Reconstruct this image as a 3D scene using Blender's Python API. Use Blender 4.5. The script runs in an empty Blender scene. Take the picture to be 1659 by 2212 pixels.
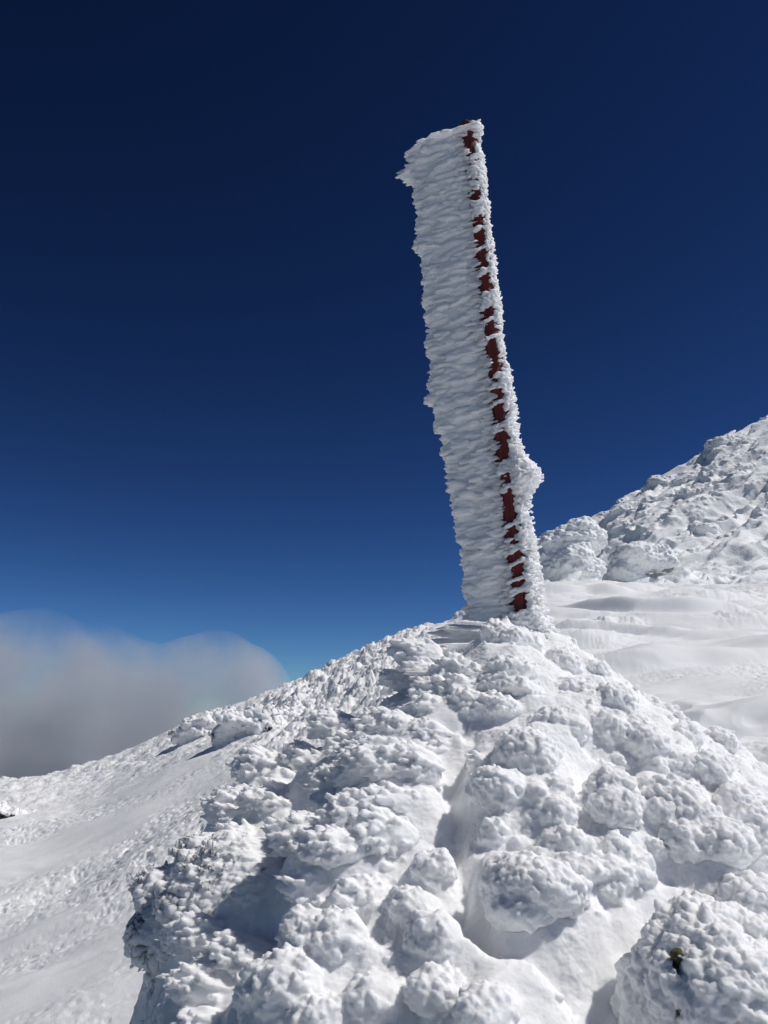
import bpy, bmesh, math, time
import numpy as np
import openvdb as vdb
from mathutils import Vector

T0 = time.time()
rng = np.random.default_rng(7)
R = math.radians
scene = bpy.context.scene
COL = scene.collection

# ------------------------------------------------------------------ camera model (used to judge bearings and sizes)
PITCH = R(13.35)
CP, SP = math.cos(PITCH), math.sin(PITCH)
FPX, CX, CY = 1912.0, 829.5, 1106.0


def at(u, v, y):
    """point on the bearing (u, v) at the ground distance y"""
    t = (CY - v) / FPX
    den = CP - SP * t
    return np.array([(u - CX) / FPX / den * y, y, (SP + CP * t) / den * y])


# ------------------------------------------------------------------ noise
_perm = np.random.default_rng(3).permutation(256).astype(np.int32)
_perm = np.concatenate([_perm, _perm, _perm])
_g3 = np.random.default_rng(5).normal(size=(256, 3)).astype(np.float32)
_g3 /= np.linalg.norm(_g3, axis=1, keepdims=True)
_ra = np.random.default_rng(9).random((256, 4)).astype(np.float32)


def _hash(ix, iy, iz):
    return _perm[(_perm[(_perm[ix & 255] + iy) & 255] + iz) & 255]


def perlin(p):
    p = np.asarray(p, np.float32)
    i = np.floor(p).astype(np.int32)
    f = p - i
    w = f * f * f * (f * (f * 6 - 15) + 10)
    out = np.zeros(len(p), np.float32)
    for dx in (0, 1):
        wx = w[:, 0] if dx else 1 - w[:, 0]
        for dy in (0, 1):
            wy = w[:, 1] if dy else 1 - w[:, 1]
            for dz in (0, 1):
                wz = w[:, 2] if dz else 1 - w[:, 2]
                g = _g3[_hash(i[:, 0] + dx, i[:, 1] + dy, i[:, 2] + dz)]
                out += wx * wy * wz * ((f[:, 0] - dx) * g[:, 0] + (f[:, 1] - dy) * g[:, 1] + (f[:, 2] - dz) * g[:, 2])
    return out * 1.5


def fbm(p, octaves=4, gain=0.5, lac=2.03):
    p = np.asarray(p, np.float32)
    a, s = 1.0, np.zeros(len(p), np.float32)
    for k in range(octaves):
        s += a * perlin(p + 17.3 * k)
        p = p * lac
        a *= gain
    return s


def ridged(p, octaves=3, gain=0.5):
    p = np.asarray(p, np.float32)
    a, s = 1.0, np.zeros(len(p), np.float32)
    for k in range(octaves):
        s += a * (1 - np.minimum(np.abs(perlin(p + 31.7 * k)) * 2.2, 1))
        p = p * 2.1
        a *= gain
    return s


def worley3(p):
    """distance to the nearest scattered point"""
    p = np.asarray(p, np.float32)
    i = np.floor(p).astype(np.int32)
    f = p - i
    best = np.full(len(p), 9.0, np.float32)
    for dx in (-1, 0, 1):
        for dy in (-1, 0, 1):
            for dz in (-1, 0, 1):
                r = _ra[_hash(i[:, 0] + dx, i[:, 1] + dy, i[:, 2] + dz)]
                d = (dx + r[:, 0] - f[:, 0]) ** 2 + (dy + r[:, 1] - f[:, 1]) ** 2 + (dz + r[:, 2] - f[:, 2]) ** 2
                np.minimum(best, d, out=best)
    return np.sqrt(best)


def worley2(p):
    p = np.asarray(p, np.float32)
    i = np.floor(p).astype(np.int32)
    f = p - i
    best = np.full(len(p), 9.0, np.float32)
    rad = np.zeros(len(p), np.float32)
    for dx in (-1, 0, 1):
        for dy in (-1, 0, 1):
            r = _ra[_hash(i[:, 0] + dx, i[:, 1] + dy, 0 * i[:, 0])]
            d = (dx + r[:, 0] - f[:, 0]) ** 2 + (dy + r[:, 1] - f[:, 1]) ** 2
            m = d < best
            best = np.where(m, d, best)
            rad = np.where(m, r[:, 3], rad)
    return np.sqrt(best), rad


def sstep(a, b, x):
    t = np.clip((x - a) / (b - a), 0, 1)
    return t * t * (3 - 2 * t)


def softplus(x, k):
    return k * np.logaddexp(0, x / k)


# ------------------------------------------------------------------ mesh helpers
def make_mesh(name, verts, faces, mat, parent=None, smooth=True):
    """faces: (n,3) or (n,4) array, or a list of such arrays"""
    if isinstance(faces, np.ndarray):
        faces = [faces]
    me = bpy.data.meshes.new(name)
    verts = np.ascontiguousarray(verts, np.float32)
    me.vertices.add(len(verts))
    me.vertices.foreach_set('co', verts.ravel())
    loops = np.concatenate([f.ravel() for f in faces]).astype(np.int32)
    sizes = np.concatenate([np.full(len(f), f.shape[1], np.int32) for f in faces])
    me.loops.add(len(loops))
    me.loops.foreach_set('vertex_index', loops)
    me.polygons.add(len(sizes))
    starts = np.concatenate([[0], np.cumsum(sizes)[:-1]]).astype(np.int32)
    me.polygons.foreach_set('loop_start', starts)
    me.polygons.foreach_set('loop_total', sizes)
    if smooth:
        me.polygons.foreach_set('use_smooth', np.ones(len(sizes), bool))
    me.update(calc_edges=True)
    me.materials.append(mat)
    o = bpy.data.objects.new(name, me)
    COL.objects.link(o)
    if parent is not None:
        o.parent = parent
        o.location = -Vector(parent.location)
    return o


def empty(name, loc):
    o = bpy.data.objects.new(name, None)
    o.empty_display_size = 0.1
    o.location = [float(c) for c in loc]
    COL.objects.link(o)
    return o


def tag(o, label=None, cat=None, group=None, kind=None):
    for k, val in (('label', label), ('category', cat), ('group', group), ('kind', kind)):
        if val:
            o[k] = val
    return o


def _ico(sub):
    bm = bmesh.new()
    bmesh.ops.create_icosphere(bm, subdivisions=sub, radius=1)
    v = np.array([x.co[:] for x in bm.verts], np.float32)
    f = np.array([[x.index for x in q.verts] for q in bm.faces], np.int32)
    bm.free()
    return v, f


ICO = {k: _ico(k) for k in (1, 2, 3)}


def unit(a):
    a = np.asarray(a, float)
    return a / np.maximum(np.linalg.norm(a, axis=-1, keepdims=True), 1e-9)


def frames(d, up=(0, 0, 1)):
    d = unit(d)
    upv = np.broadcast_to(np.array(up, float), d.shape)
    s = np.cross(upv, d)
    bad = np.linalg.norm(s, axis=1) < 1e-3
    s[bad] = np.cross(np.broadcast_to([1.0, 0, 0], d.shape)[bad], d[bad])
    s = unit(s)
    t = np.cross(d, s)
    return d, s, t


class Soup:
    """collects closed blobs that are fused into one skin"""
    def __init__(self):
        self.v, self.f, self.n = [], [], 0

    def add(self, v, f):
        self.v.append(np.asarray(v, np.float32))
        self.f.append(np.asarray(f, np.int32) + self.n)
        self.n += len(v)

    def ellipsoids(self, c, d, rl, rs, rt, sub=1, up=(0, 0, 1), taper=0.0):
        """centres, long axes, radii along the axis, across (sideways), across (upwards)"""
        c = np.atleast_2d(c).astype(float)
        n = len(c)
        if n == 0:
            return
        d = np.broadcast_to(np.atleast_2d(d), (n, 3))
        d, s, t = frames(d, up)
        rl, rs, rt = (np.broadcast_to(np.asarray(a, float), (n,)) for a in (rl, rs, rt))
        v, f = ICO[sub]
        k = 1 - taper * v[:, 0]
        P = (c[:, None] + d[:, None] * (v[None, :, 0:1] * rl[:, None, None])
             + s[:, None] * ((v[:, 1] * k)[None, :, None] * rs[:, None, None])
             + t[:, None] * ((v[:, 2] * k)[None, :, None] * rt[:, None, None]))
        F = f[None] + (np.arange(n) * len(v))[:, None, None]
        self.add(P.reshape(-1, 3), F.reshape(-1, 3))

    def skin(self, voxel, smooth=1, close=0.0):
        v = np.ascontiguousarray(np.concatenate(self.v), np.float32)
        f = np.ascontiguousarray(np.concatenate(self.f), np.uint32)
        g = vdb.FloatGrid.createLevelSetFromPolygons(v, triangles=f, transform=vdb.createLinearTransform(voxel), halfWidth=3.0 + close / voxel)
        if close:      # drifted snow fills every crease narrower than this
            p, q = g.convertToQuads(isovalue=close)
            p, q = np.array(p, np.float32), np.array(q, np.uint32)
            f = np.ascontiguousarray(np.concatenate([q[:, [0, 1, 2]], q[:, [0, 2, 3]]]))
            g = vdb.FloatGrid.createLevelSetFromPolygons(p, triangles=f, transform=vdb.createLinearTransform(voxel), halfWidth=3.0 + close / voxel)
        p, q = g.convertToQuads(isovalue=-close)
        p, q = np.array(p, np.float32), np.array(q, np.int32)
        a, b, c = p[q[:, 0]], p[q[:, 1]], p[q[:, 2]]
        m = p.mean(0)
        if np.einsum('ij,ij->i', np.cross(b - a, c - a), (a - m)).sum() < 0:
            q = q[:, ::-1].copy()
        for _ in range(smooth):
            p = relax(p, q, 0.5)
        return p, q


def relax(p, q, k):
    n = len(p)
    ea = np.concatenate([q[:, 0], q[:, 1], q[:, 2], q[:, 3]])
    eb = np.concatenate([q[:, 1], q[:, 2], q[:, 3], q[:, 0]])
    cnt = np.bincount(ea, minlength=n) + np.bincount(eb, minlength=n)
    out = np.empty_like(p)
    for i in range(3):
        s = np.bincount(ea, weights=p[eb, i], minlength=n) + np.bincount(eb, weights=p[ea, i], minlength=n)
        out[:, i] = s / np.maximum(cnt, 1)
    return p + k * (out - p)


def normals(p, q):
    n = len(p)
    fn = np.cross(p[q[:, 2]] - p[q[:, 0]], p[q[:, 3]] - p[q[:, 1]])
    out = np.zeros((n, 3))
    for i in range(3):
        s = np.zeros(n)
        for k in range(4):
            s += np.bincount(q[:, k], weights=fn[:, i], minlength=n)
        out[:, i] = s
    return unit(out).astype(np.float32)


# ------------------------------------------------------------------ materials
def nodes_of(name):
    m = bpy.data.materials.new(name)
    m.use_nodes = True
    nt = m.node_tree
    return m, nt, nt.nodes['Principled BSDF']


def snow_material(name, col, grain=900, strength=0.35, tint=None, dist=0.002, rough=0.7, sss=0.0, sscale=.01):
    m, nt, b = nodes_of(name)
    N, L = nt.nodes.new, nt.links.new
    tc = N('ShaderNodeTexCoord')
    n1 = N('ShaderNodeTexNoise')
    n1.inputs['Scale'].default_value = grain
    n1.inputs['Detail'].default_value = 3
    L(tc.outputs['Object'], n1.inputs['Vector'])
    bp = N('ShaderNodeBump')
    bp.inputs['Strength'].default_value = strength
    bp.inputs['Distance'].default_value = dist
    L(n1.outputs['Fac'], bp.inputs['Height'])
    L(bp.outputs['Normal'], b.inputs['Normal'])
    n2 = N('ShaderNodeTexNoise')
    n2.inputs['Scale'].default_value = grain / 60
    n2.inputs['Detail'].default_value = 4
    L(tc.outputs['Object'], n2.inputs['Vector'])
    mx = N('ShaderNodeMix')
    mx.data_type = 'RGBA'
    mx.inputs['A'].default_value = (*col, 1)
    mx.inputs['B'].default_value = (*(tint or col), 1)
    L(n2.outputs['Fac'], mx.inputs['Factor'])
    L(mx.outputs['Result'], b.inputs['Base Color'])
    b.inputs['Roughness'].default_value = rough
    b.inputs['Specular IOR Level'].default_value = 0.25
    if sss:
        b.inputs['Subsurface Weight'].default_value = sss
        b.inputs['Subsurface Radius'].default_value = (1.0, 1.0, 1.0)
        b.inputs['Subsurface Scale'].default_value = sscale
    return m


SNOW = snow_material('snow', (.86, .87, .88), 130, .45, (.90, .905, .91), .010)
FARSNOW = snow_material('hill_rime', (.87, .89, .90), 9, .6, (.92, .93, .935), .06)
RIME = snow_material('rime', (.93, .935, .94), 420, .5, (.955, .957, .96), .003, sss=1.0, sscale=.016)
ICE = snow_material('rime_ice', (.94, .95, .955), 420, .4, (.96, .965, .97), .0025, rough=.5, sss=.8, sscale=.05)

WOOD, nt, b = nodes_of('red_painted_wood')
N, L = nt.nodes.new, nt.links.new
tc = N('ShaderNodeTexCoord')
mp = N('ShaderNodeMapping')
mp.inputs['Scale'].default_value = (170, 170, 5)
L(tc.outputs['Object'], mp.inputs['Vector'])
n1 = N('ShaderNodeTexNoise')
n1.inputs['Scale'].default_value = 1
n1.inputs['Detail'].default_value = 6
L(mp.outputs['Vector'], n1.inputs['Vector'])
rp = N('ShaderNodeValToRGB')
rp.color_ramp.elements[0].position = .3
rp.color_ramp.elements[0].color = (.045, .008, .006, 1)
rp.color_ramp.elements[1].position = .62
rp.color_ramp.elements[1].color = (.21, .024, .016, 1)
e = rp.color_ramp.elements.new(.78)
e.color = (.24, .08, .05, 1)
L(n1.outputs['Fac'], rp.inputs['Fac'])
L(rp.outputs['Color'], b.inputs['Base Color'])
bp = N('ShaderNodeBump')
bp.inputs['Strength'].default_value = .6
bp.inputs['Distance'].default_value = .003
L(n1.outputs['Fac'], bp.inputs['Height'])
L(bp.outputs['Normal'], b.inputs['Normal'])
b.inputs['Roughness'].default_value = .6

ROCK, nt, b = nodes_of('lichen_rock')
N, L = nt.nodes.new, nt.links.new
tc = N('ShaderNodeTexCoord')
n1 = N('ShaderNodeTexNoise')
n1.inputs['Scale'].default_value = 38
n1.inputs['Detail'].default_value = 7
L(tc.outputs['Object'], n1.inputs['Vector'])
rp = N('ShaderNodeValToRGB')
rp.color_ramp.elements[0].position = .35
rp.color_ramp.elements[0].color = (.022, .020, .018, 1)
rp.color_ramp.elements[1].position = .68
rp.color_ramp.elements[1].color = (.13, .12, .055, 1)
L(n1.outputs['Fac'], rp.inputs['Fac'])
L(rp.outputs['Color'], b.inputs['Base Color'])
bp = N('ShaderNodeBump')
bp.inputs['Strength'].default_value = .8
bp.inputs['Distance'].default_value = .01
L(n1.outputs['Fac'], bp.inputs['Height'])
L(bp.outputs['Normal'], b.inputs['Normal'])
b.inputs['Roughness'].default_value = .9

# ------------------------------------------------------------------ terrain
_ck = np.array([-9, -6.45, -5.67, -4.9, -3.4, -2.6, -1.83, -.8, -.24, .8, 3.0, 30])
_cv = np.array([0.0, -.05, -.33, -.40, -.20, -.22, -.2, -.12, 0.0, 0.0, 0.0, 0.0])

_cf = np.linspace(-12, 12, 481)
_cs_ = np.convolve(np.pad(np.interp(_cf, _ck, _cv), 20, mode='edge'), np.hanning(41) / np.hanning(41).sum(), mode='valid')

KT = 1.5          # the relief was laid out for an eye height of 1.5 m and stands half as far again away


def ground_base(x, y):
    return KT * ground_unit(np.asarray(x, float) / KT, np.asarray(y, float) / KT)


def ground_unit(x, y):
    x, y = np.asarray(x, float), np.asarray(y, float)
    f = np.where(x < .4, .349 * x, .14 + .40 * (1 - np.exp(-.349 * np.maximum(x - .4, 0) / .40)))
    f = np.where(x < -9, .349 * -9 + .5 * (x + 9), f)
    z = -1.52 + f + .19 * y
    yy = np.maximum(y, 1)
    key = x / yy * 15.5
    z = z + np.interp(key, _cf, _cs_) * sstep(5, 15, y)
    # snowfield: a broad flat shelf with a step below it
    right = sstep(1.0, 3.5, x)
    z = z + right * (.16 * sstep(11.2, 12.4, y + .5 * np.sin(x * .8)) - .16 * sstep(8, 24, y))
    yr = 15.5 + 11.5 * sstep(1.5, 5.0, x) + 30 * sstep(40, 80, x)
    z = z - .62 * softplus(y - yr - .8, .5)
    # behind the photographer the slope runs on downhill
    z = z - .25 * softplus(-y - 4, 1.0)
    return z


def ground_fine(x, y, z):
    """small relief on the snow"""
    n = len(x)
    P = np.stack([x, y, np.zeros(n)], 1)
    r = np.hypot(x, y)
    d = (.10 + .10 * sstep(15, 22, y)) * fbm(P * .45, 3)
    left = 1 - sstep(0.5, 2.5, x)
    # wind ridges: long along the wind, short across it
    wa = np.stack([x * .32 + y * .05, y * 2.1 - x * .22, np.zeros(n)], 1)
    sas = ridged(wa + .35 * perlin(P * .9)[:, None], 3, .55) - .9
    smask = sstep(-.25, .35, perlin(P * .28 + 4.4))
    d += (.038 + .030 * (1 - left)) * sas * (.25 + .75 * smask)
    # drift terraces: a gentle lee and a short steep face towards the valley
    tr = y * .85 + .95 * perlin(np.stack([x * .27, y * .22, 0 * x], 1) + 1.7) + .12 * perlin(P * 1.3) + .03 * x
    fr = tr - np.floor(tr)
    saw = np.where(fr < .24, sstep(0, .24, fr), 1 - sstep(.24, 1, fr))
    tm = sstep(-.25, .35, perlin(np.stack([x * .35, y * .8, 0 * x], 1) + 6.1))
    d += .20 * (1 - left) * saw * tm * (1 - sstep(20, 28, r))
    # a scarp of broken crust across the snowfield
    sc = np.exp(-((y + .5 * np.sin(x * .8) - 11.8 + .5 * perlin(P * .6)) / .55) ** 2) * sstep(2.0, 3.0, x)
    # patches of pecked crust
    m = sstep(.05, .5, perlin(P * .5 + 9.1) + .35 * perlin(P * 1.5 + 3) + .16 * left - .10 * (1 - left))
    near = 1 - sstep(14, 26, r)
    pit, rad = worley2(np.stack([x * 6.5 + .4 * perlin(P * 5), y * 8.5], 1))
    pit2, rad2 = worley2(np.stack([x * 14, y * 20], 1) + 5)
    pk = fbm(np.stack([x * 5.5, y * 8.5, 0 * x], 1) + .3 * perlin(P * 3)[:, None], 4, .65)
    chips = -.021 * sstep(.15, .75, pk) + .008 * sstep(.1, .8, -pk) - .013 * (rad2 > .6) * np.exp(-(pit2 / .28) ** 2) + .006 * fbm(P * 18, 2)
    d += m * near * chips
    lump, radl = worley2(np.stack([x * 3.6, y * 4.4], 1) + 2.7 + .25 * fbm(P * 9, 2)[:, None])
    bumps = np.maximum(0, 1 - (lump / .62) ** 2) ** 1.2 * (.15 + radl ** 2)
    d += sc * sstep(-.3, .2, perlin(P * .8 + 5)) * (.05 * bumps + .06 * fbm(P * 3.2, 5, .6))
    # knobbly rime along the crest behind the cairn
    key = x / np.maximum(y, 1) * 15.5
    crest = sstep(6.5, 10.5, y) * sstep(-3.4, -1.2, key) * (1 - sstep(.4, 1.4, x)) * (1 - sstep(20, 30, y))
    crest = np.maximum(crest, .35 * sstep(8, 14, y) * (1 - sstep(-3, -1, key)))
    d += crest * (.12 * bumps * sstep(-.3, .3, perlin(P * .9 + 2)) + .09 * fbm(P * 4, 5, .6))
    rough_r = sstep(3, 6, x) * sstep(.0, .3, perlin(np.stack([x * .18, y * .6, 0 * x], 1) + 7.7)) * (1 - sstep(23, 26, y))
    d += rough_r * (.05 * bumps + .02 * fbm(P * 6, 3))
    # rolled grain everywhere
    d += .0016 * fbm(P * 9, 2) * near
    # hollow at the left
    hc = at(165, 1800, 6.6)
    hc = hc
    q = ((x - hc[0]) / .34) ** 2 + ((y - hc[1]) / .42) ** 2
    d -= .09 * np.exp(-q) * left
    return d * (1 - sstep(60, 200, r)) + sstep(80, 300, r) * 6 * fbm(P * .01, 3)


def polar_grid():
    th = np.concatenate([np.linspace(-180, -40, 60, endpoint=False), np.linspace(-40, -29, 60, endpoint=False),
                         np.linspace(-29, 29, 1100, endpoint=False), np.linspace(29, 40, 60, endpoint=False),
                         np.linspace(40, 180, 60, endpoint=False)])
    rr = np.concatenate([np.geomspace(.15, 3.4, 40, endpoint=False), np.geomspace(3.4, 28, 760, endpoint=False),
                         np.geomspace(28, 4000, 70)])
    A, Q = np.meshgrid(np.radians(th), rr, indexing='ij')
    return (np.sin(A) * Q).ravel(), (np.cos(A) * Q).ravel(), len(th), len(rr)


gx, gy, na, nr = polar_grid()
gz = ground_unit(gx, gy)
gz = gz + ground_fine(gx, gy, gz)
idx = np.arange(na * nr).reshape(na, nr)
nxt = np.roll(idx, -1, axis=0)
q = np.stack([idx[:, :-1], nxt[:, :-1], nxt[:, 1:], idx[:, 1:]], -1).reshape(-1, 4)
V = np.stack([gx, gy, gz], 1)
V = np.concatenate([V, [[0, 0, float(ground_unit(0, 0))]]]) * KT
cap = np.stack([idx[:, 0], np.full(na, na * nr), nxt[:, 0]], 1)
o = make_mesh('snow_ground', V, [q[:, ::-1].copy(), cap], SNOW)
tag(o, 'wind packed white snow slope falling away to the left', kind='structure')
print('ground', time.time() - T0)

# ------------------------------------------------------------------ rime builders
def lump(S, c, rad, w, n_knob, kr, k=1.0, cover=-.05, relief=1.0, spread=None, tips=7, base=True):
    """a swollen mass with rime growing into the wind w; rad = (along wind, sideways, up).
    k = 1: cauliflower knobs made of small tips, k = 0: fans of long needles"""
    c = np.asarray(c, float)
    w = unit(np.asarray(w, float))
    _, s, t = frames(w[None])
    s, t = s[0], t[0]
    B = np.stack([w, s, t], 1)
    if base:
        S.ellipsoids(c[None], w[None], rad[0], rad[1], rad[2], sub=3)
    q = unit(rng.normal(size=(int(n_knob * 2.8), 3)))
    q = q[(q[:, 0] + .22 * rng.normal(size=len(q)) > cover) & (q[:, 2] > -.85)][:n_knob]
    p = c + (q * np.array(rad)) @ B.T
    nq = unit((q / np.array(rad)) @ B.T)
    sp = (.30 + .40 * k) if spread is None else spread
    d = unit(w + nq * sp + rng.normal(size=p.shape) * (.06 + .08 * k))
    r = kr * (.6 + .8 * rng.random(len(p)) ** 1.5)
    big = fbm(p * (.10 / kr) + c, 2)
    h = r * relief * np.clip(.8 + .5 * rng.random(len(p)) + (1.3 - .5 * k) * big, .0, 3.0) * (1.0 + 1.0 * (1 - k))
    ln = np.maximum(r * (2.0 + 2.6 * (1 - k)), h * .75)
    fl = .55 + .4 * k
    S.ellipsoids(p + d * (h - ln)[:, None], d, ln, r, r * fl, sub=1)
    d_, s_, t_ = frames(d)
    for m in range(tips):
        a = rng.random(len(p)) * 2 * math.pi
        o = np.sqrt(rng.random(len(p)))
        oa, ob = o * np.cos(a), o * np.sin(a) * fl
        off = s_ * (oa * r)[:, None] + t_ * (ob * r)[:, None]
        rt = r * (.24 + .16 * rng.random(len(p)))
        lt = rt * (1.7 + (2.2 + 2.4 * rng.random(len(p))) * (1 - k))
        out = h - r * (.10 + .75 * o * o) * (.9 if k > .5 else .5) + r * (1 - k) * rng.normal(size=len(p)) * .9
        dt = unit(d + (s_ * oa[:, None] + t_ * ob[:, None]) * (.20 + .55 * k) + rng.normal(size=p.shape) * .08)
        S.ellipsoids(p + off + d * out[:, None] - dt * (lt * .45)[:, None], dt, lt, rt, rt * (.75 + .25 * k), sub=1)


def _frost(p, w, long, cell):
    w = unit(np.asarray(w, float)).astype(np.float32)
    proj = (p @ w)[:, None]
    st = (p - w * proj) + w * proj / long
    st = st + (.18 * cell) * np.stack([perlin(st * (.9 / cell) + k) for k in (1.1, 5.2, 9.3)], 1)
    d = np.minimum(worley3(st / cell + 40), 1)
    return cell * (.30 * (1 - d) + .42 * fbm(st * (.42 / cell), 4, .62))


def knobby(x, y):
    """0 on the windward side of the pile (needles), 1 where the rime stands towards the path (round knobs)"""
    return .10 + .90 * sstep(.05, .65, np.asarray(x, float) + .62 * (1 - sstep(2.15, 2.85, np.asarray(y, float))))


LEFT_W, RIGHT_W = (-.90, -.38, .14), (-.50, -.84, .16)


def roughen(p, q, amp=1.0, cell=.011, w=None, long=None):
    """frost grown on a fused skin: grain on faces to the wind, streaks along it elsewhere"""
    p = np.asarray(p, np.float32)
    n = normals(p, q)
    view = (n * p).sum(1) < .25 * np.linalg.norm(p, axis=1)          # skip what is turned well away
    h = np.zeros(len(p), np.float32)
    if w is not None:
        h[view] = _frost(p[view], w, long, cell)
        dirv = np.broadcast_to(unit(np.asarray(w, float)), p.shape)
    else:
        k = knobby(p[:, 0], p[:, 1])
        a, b2 = view & (k < 1), view & (k > 0)
        h[a] += (1 - k[a]) * _frost(p[a], LEFT_W, 4.5, cell)
        h[b2] += k[b2] * _frost(p[b2], RIGHT_W, 1.6, cell)
        dirv = unit(np.array(LEFT_W) * (1 - k)[:, None] + np.array(RIGHT_W) * k[:, None])
    dv = unit(n * .8 + dirv * .35)
    return (p + dv * (h * amp)[:, None]).astype(np.float32)


# ------------------------------------------------------------------ hillside
_rx = np.array([-5, 4, 8.2, 10.2, 11.4, 12.4, 14.2, 16.3, 18.4, 21.0, 30, 60])
_rz = np.array([2.0, 5.2, 7.3, 9.3, 10.6, 11.2, 12.2, 13.5, 14.8, 16.2, 20, 26])
WH = unit(np.array([-.8, -.5, .1]))


def hill_base(x, y):
    rz = np.interp(x, _rx, _rz) + .05 * np.maximum(np.interp(x, _rx, _rz) - 4, 0)
    s = np.clip((y - 25) / 21, -.3, None)
    s = s - softplus(s - 1, .06) * 1.8
    g = ground_unit(x, np.full_like(x, 25.0)) - .25
    prof = np.where(s < 1, np.clip(s, -1, 1) * .75 + .25 * sstep(0, 1, s), s)
    return g + (rz - g) * prof - 1.2 * softplus(24.6 - y, .3)


hx = np.concatenate([np.linspace(2, 8, 90, endpoint=False), np.linspace(8, 27, 320, endpoint=False), np.linspace(27, 60, 60)])
hy = np.concatenate([np.linspace(23.5, 50, 400, endpoint=False), np.linspace(50, 120, 50)])
HX, HY = np.meshgrid(hx, hy, indexing='ij')
HX, HY = HX.ravel(), HY.ravel()
HZ = hill_base(HX, HY)
P = np.stack([HX, HY, HZ], 1).astype(np.float32)
lift = sstep(24.5, 28, HY)
# rime streaks run up the slope to the right
al = unit(np.array([.86, .25, .42]))
sd = unit(np.cross(al, [0, 0, 1]))
tu = np.cross(sd, al)
S = np.stack([P @ al, P @ sd, P @ tu], 1)
warp = .5 * fbm(P * .35, 2)[:, None]
st = fbm(S * [.13, .7, .7] + warp, 3, .5)
st2 = fbm(S * [.7, 2.8, 2.8] + warp, 3, .55)
st3 = fbm(S * [1.6, 5, 5] + warp, 3, .6)
pocket = sstep(.05, .5, fbm(S * [.16, .5, .5] + 8.2, 2))
st = st * .8 + .9 * (ridged(S * [.11, .75, .75] + warp, 3, .5) - .85)
d = lift * (.46 * st + .18 * st2 * (1 - .8 * pocket) + .10 * st3 * (1 - .6 * pocket))
V = np.stack([HX + d * WH[0] * .55, HY + d * WH[1] * .55, HZ + d * .8], 1)
n1, n2 = len(hx), len(hy)
idx = np.arange(n1 * n2).reshape(n1, n2)
q = np.stack([idx[:-1, :-1], idx[1:, :-1], idx[1:, 1:], idx[:-1, 1:]], -1).reshape(-1, 4)
SH = Soup()
NH = normals(V.astype(np.float32), q)
NH = NH * np.sign(NH[:, 2:3])
ring = np.concatenate([idx[:, 0], idx[-1, 1:], idx[-2::-1, -1], idx[0, -2:0:-1]])
rn = np.roll(ring, -1)
off = n1 * n2
low = V.copy()
low[:, 2] = -4
allq = np.concatenate([q, q[:, ::-1] + off, np.stack([ring, ring + off, rn + off, rn], -1)])
SH.add(np.concatenate([V, low]), np.concatenate([allq[:, [0, 1, 2]], allq[:, [0, 2, 3]]]))
# rime clumps in rows along the streaks
m = 5200
cand = rng.integers(0, len(V), m)
dens = np.clip(.35 + 1.5 * st[cand] + .8 * st2[cand] + .8 * sstep(40, 44.5, HY[cand]), 0, 1) * (1 - .9 * pocket[cand]) * (lift[cand] > .5) * (HY[cand] < 47) * (HX[cand] < 30)
cand = cand[rng.random(m) < dens][:700]
for i in cand:
    sz = .11 + .22 * rng.random() ** 2.0
    ax = unit(-al + rng.normal(size=3) * .12)
    lump(SH, V[i] - NH[i] * sz * .36, (sz * 3.3, sz * .85, sz * .58), ax, int(12 + 110 * sz), .06, k=.7, cover=-.6, relief=1.0, tips=3, spread=.9)
p, q = SH.skin(.055, 1)
keep_ = (p[:, 2] > -2) & (p[:, 1] > 23.6) & (p[:, 1] < 119) & (p[:, 0] < 59.8) & (p[:, 0] > 2.05)
fk = keep_[q].all(1)
used = np.zeros(len(p), bool)
used[q[fk].ravel()] = True
remap = np.cumsum(used) - 1
p, q = p[used], remap[q[fk]].astype(np.int32)
o = make_mesh('hillside', p * KT, q, FARSNOW)
tag(o, 'steep rocky hillside plastered with streaked white rime', kind='structure')
print('hill', time.time() - T0)


# ------------------------------------------------------------------ the cairn
SUM = np.array([.52, 3.55])


def cairn_raw(x, y):
    dx, dy = x - SUM[0], y - SUM[1]
    r = np.hypot(dx, dy * np.where(dy > 0, 1.1, 1.0))
    z = .43 - .70 * (np.sqrt(r * r + .05 ** 2) - .05) + .02 * np.cos(3 * np.arctan2(dy, dx))
    z = np.where(r > 2.2, z - .3 * (r - 2.2), z)
    # steep left wall of the pile
    ax, ay, bx, by = -.72, 3.5, -.42, 1.7
    tx, ty = bx - ax, by - ay
    l = math.hypot(tx, ty)
    dist = ((x - ax) * -ty + (y - ay) * tx) / l     # positive inside
    dist = np.where(True, dist, dist)
    z = z - 2.6 * softplus(-dist, .03)
    return z


def hit(u, v, fn, y0=1.2, y1=6.0):
    ys = np.linspace(y0, y1, 2400)
    t = (CY - v) / FPX
    den = CP - SP * t
    xs = (u - CX) / FPX / den * ys
    zs = (SP + CP * t) / den * ys
    below = np.nonzero(zs < fn(xs, ys))[0]
    k = below[0] if len(below) else None
    return None if k is None else np.array([xs[k], ys[k], zs[k]])


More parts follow.
